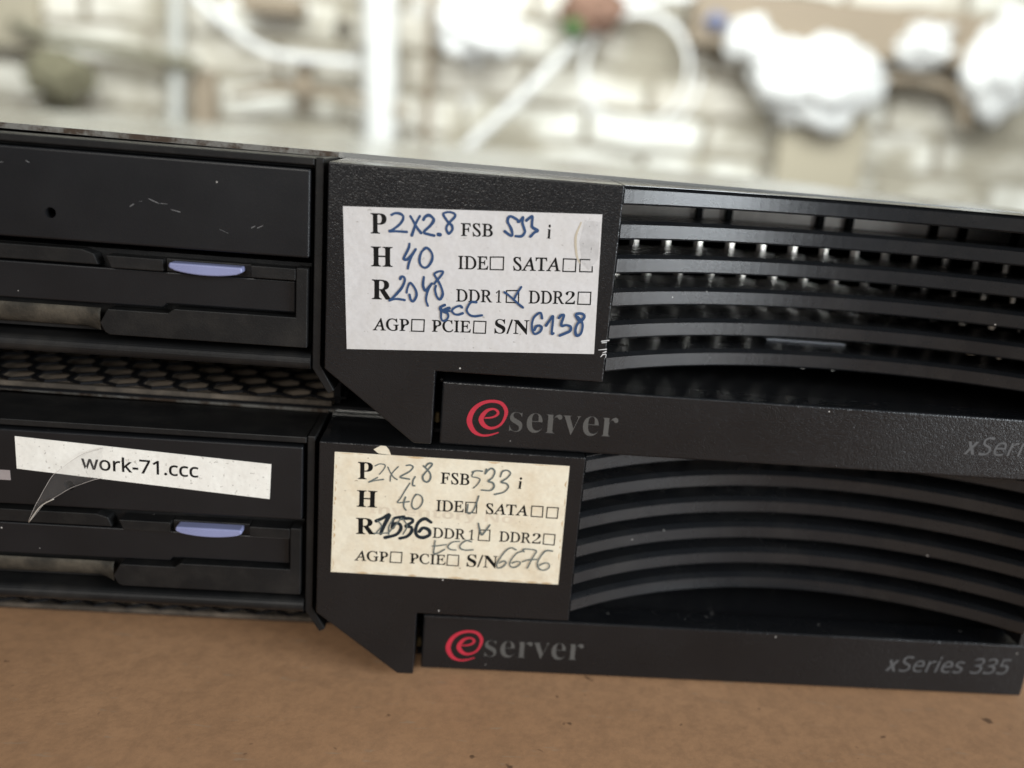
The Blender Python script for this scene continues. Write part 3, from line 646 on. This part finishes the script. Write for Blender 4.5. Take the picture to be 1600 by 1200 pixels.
upper = build_server()
lower = copy_tree(upper)
LOWER = Vector((-0.946, 2.205, -43.576))
lower.location = (LOWER + Vector((0, 0, -BASE))) * MM
tag(upper, 'upper black rack server resting on the other one, white label inked in blue', 'server', 'stacked black rack servers')
tag(lower, 'lower black rack server on the brown table, yellowed label and work-71.ccc sticker', 'server', 'stacked black rack servers')
for ch in lower.children:
    if ch.name.startswith('front_bar'):
        ch.location = (0, 0, 0.0003)
for ch in upper.children:
    if ch.name.startswith('front_bar'):
        for t in ch.children:
            if t.name.startswith('model_lettering'): t.location = (0.0026, 0, 0)

# ------------------------------------------------------------------ paper labels
def quad_sheet(bm, q, y, t=0.09, n=1):
    prism(bm, q, y, y + t)
def boxes(bm, L, y, w_, closed=True):
    for q in L:
        pts = q + [q[0]] if closed else q
        for i, (a, b_) in enumerate(zip(pts, pts[1:])):
            a = Vector(a); b_ = Vector(b_); d = (b_ - a).normalized() * w_ / 2
            ribbon(bm, [tuple(a - d), tuple(b_ + d)], w_, y - 0.002 * (i % 2), rise=0, sharp=True)

def paper_label(root, quad, m, printed, sq, opened, inks, ghost=None):
    bm = bmesh.new(); quad_sheet(bm, quad, -0.10)
    lab = finish(bm, 'paper_label', m, root)
    bm = bmesh.new()
    for s, st, p, q, h in printed: lettering(bm, s, st, p, q, h, -0.115)
    boxes(bm, sq, -0.114, 0.19); boxes(bm, opened, -0.114, 0.19, False)
    finish(bm, 'printed_text', M['ink'], lab, recalc=False)
    for m2, L in inks:
        bm = bmesh.new()
        for i, (w_, P) in enumerate(L): ribbon(bm, P, [w_ * (0.76 + 0.26 * random.random()) for _ in P], -0.125 - 0.004 * i, rise=0.02)
        finish(bm, 'handwriting', m2, lab, recalc=False)
    if ghost:
        bm = bmesh.new(); lettering(bm, ghost[0], 'xb', ghost[2], ghost[3], ghost[4], -0.107, shear=0.0)
        finish(bm, 'faint_text', M['ghost'], lab, recalc=False)
    return lab
la = paper_label(upper, LABEL_QUADS[0], M['paper'], PRINT_UP, BOXES_UP, OPEN_BOX, [(M['blue'], INK_UP)])
lb = paper_label(lower, LABEL_QUADS[1], M['oldpaper'], PRINT_LOW, BOXES_LOW, [], [(M['marker'], [s for s in INK_LOW if s[0] > 0.55]), (M['pencil'], [s for s in INK_LOW if s[0] <= 0.55])], GHOST)
la['label'] = 'greyish white paper label with blue handwriting'
lb['label'] = 'yellowed paper label with grey pencil handwriting'
# glue smear along the upper label's right edge
bm = bmesh.new()
x0, z0 = LABEL_QUADS[0][1]
ribbon(bm, [(x0 - 3.0, z0 - 1.4), (x0 - 3.6, z0 - 3.6), (x0 - 3.2, z0 - 6.2), (x0 - 2.6, z0 - 7.4)], [0.18, 0.35, 0.3, 0.15], -0.13)
finish(bm, 'label_crease', plain('glue_crease', (0.50, 0.44, 0.34), 0.35), la, recalc=False)
bm = bmesh.new()
prism(bm, [(x0 - 2.5, z0 - 1.0), (x0 - 0.15, z0 - 1.1), (x0 + 0.1, z0 - 6.6), (x0 - 1.2, z0 - 8.4), (x0 - 2.3, z0 - 7.4), (x0 - 3.0, z0 - 4.2)], -0.112, -0.10)
finish(bm, 'label_smear', paper('smeared_paper', (0.53, 0.515, 0.51), (0.24, 0.23, 0.22), 0.7), la)
# rubbed brown dirt along the old label's edges
bm = bmesh.new()
q = [Vector(p) for p in LABEL_QUADS[1]]
cen = sum(q, Vector((0, 0))) / 4
for e in range(4):
    a = q[e].lerp(cen, 0.012); b_ = q[(e + 1) % 4].lerp(cen, 0.012); t = 0.02
    while t < 0.95:
        n = random.uniform(0.02, 0.09)
        if random.random() < 0.55:
            p = a.lerp(b_, t); r_ = a.lerp(b_, min(t + n, 0.98)); m_ = p.lerp(r_, 0.5).lerp(cen, random.uniform(0.0, 0.012))
            ribbon(bm, [tuple(p), tuple(m_), tuple(r_)], [0.04, random.uniform(0.10, 0.34), 0.04], -0.1045 - 0.0005 * e, rise=0.0004)
        t += n + random.uniform(0.0, 0.05)
finish(bm, 'edge_stains', plain('tan_dirt', (0.55, 0.40, 0.235), 0.6), lb, recalc=False)
# torn scrap above the lower label, name sticker, clear tape, pale window
bm = bmesh.new(); prism(bm, SCRAP, -0.09, -0.02)
finish(bm, 'paper_scrap', M['oldpaper'], lower)['label'] = 'small torn white paper scrap'
bm = bmesh.new(); prism(bm, STICKER, 0.24, 0.34)
stk = finish(bm, 'name_sticker', M['sticker'], lower)
bm = bmesh.new(); lettering(bm, WORK_TXT[0], 's', WORK_TXT[2], WORK_TXT[3], WORK_TXT[4], 0.225, offset=0.014)
finish(bm, 'sticker_text', M['ink'], stk, recalc=False)
bm = bmesh.new()
L_ = catmull(TAPE[0], 4); R_ = catmull(TAPE[1], 4)
g = []
for a, b_ in zip(L_, R_):
    g.append([bm.verts.new(a.lerp(b_, t / 5) + Vector((0, -0.25 * math.sin(math.pi * t / 5), 0))) for t in range(6)])
for a, b_ in zip(g, g[1:]):
    for i in range(5): bm.faces.new((a[i], b_[i], b_[i + 1], a[i + 1]))
solid(bm, 0.03)
tp = finish(bm, 'clear_tape', M['tape'], stk, smooth=True)
bm = bmesh.new()
for c_ in (TAPE[0], TAPE[1]): tube(bm, [(x, y - 0.06, z) for x, y, z in c_], 0.035, 6, 4)
finish(bm, 'tape_edge_highlights', plain('tape_edge_highlight', (0.42, 0.38, 0.35), 0.3), stk)  # opaque tubes stand in for the highlights along the clear film's edges
bm = bmesh.new()
tube(bm, [(-41.3, -1.75, -11.9), (-42.6, -2.0, -12.6), (-43.6, -2.2, -13.5), (-45.2, -2.3, -15.9)], 0.10, 6, 4)
finish(bm, 'tape_fold', plain('folded_tape', (0.40, 0.36, 0.31), 0.3), stk)
bm = bmesh.new(); box(bm, -60, -48.9, 0.28, 0.36, -10.0, -8.3)
finish(bm, 'pale_tab', plain('pinkish_grey', (0.30, 0.26, 0.255), 0.5), lower)
bm = bmesh.new(); box(bm, 75.5, 90.0, 20.5, 24.0, -25.62, -25.42)  # pale plastic sliver added for the bluish glint deep between the slats
for ch in upper.children:
    if ch.name.startswith('air_grille'):
        finish(bm, 'glint_strip', plain('pale_glint_plastic', (0.85, 0.87, 0.92), 0.4), ch)['label'] = 'pale plastic strip standing in for a bluish glint between two slats'
# wear on the upper server
bm = bmesh.new()
for i, s in enumerate(SCUFFS): ribbon(bm, s, [0.03 + 0.08 * random.random() for _ in s], 0.335 - 0.001 * i)
for ch in upper.children:
    if ch.name.startswith('drive_door'): finish(bm, 'scuff_marks', M['scuff'], ch, recalc=False).location = (0, 0, 0)
bm = bmesh.new()
for i, s in enumerate(CHIPS): ribbon(bm, s, [0.06 + 0.16 * random.random() for _ in s], -0.012 - 0.001 * i)
for ch in upper.children:
    if ch.name.startswith('front_panel'): finish(bm, 'chipped_edge', M['chip'], ch, recalc=False)
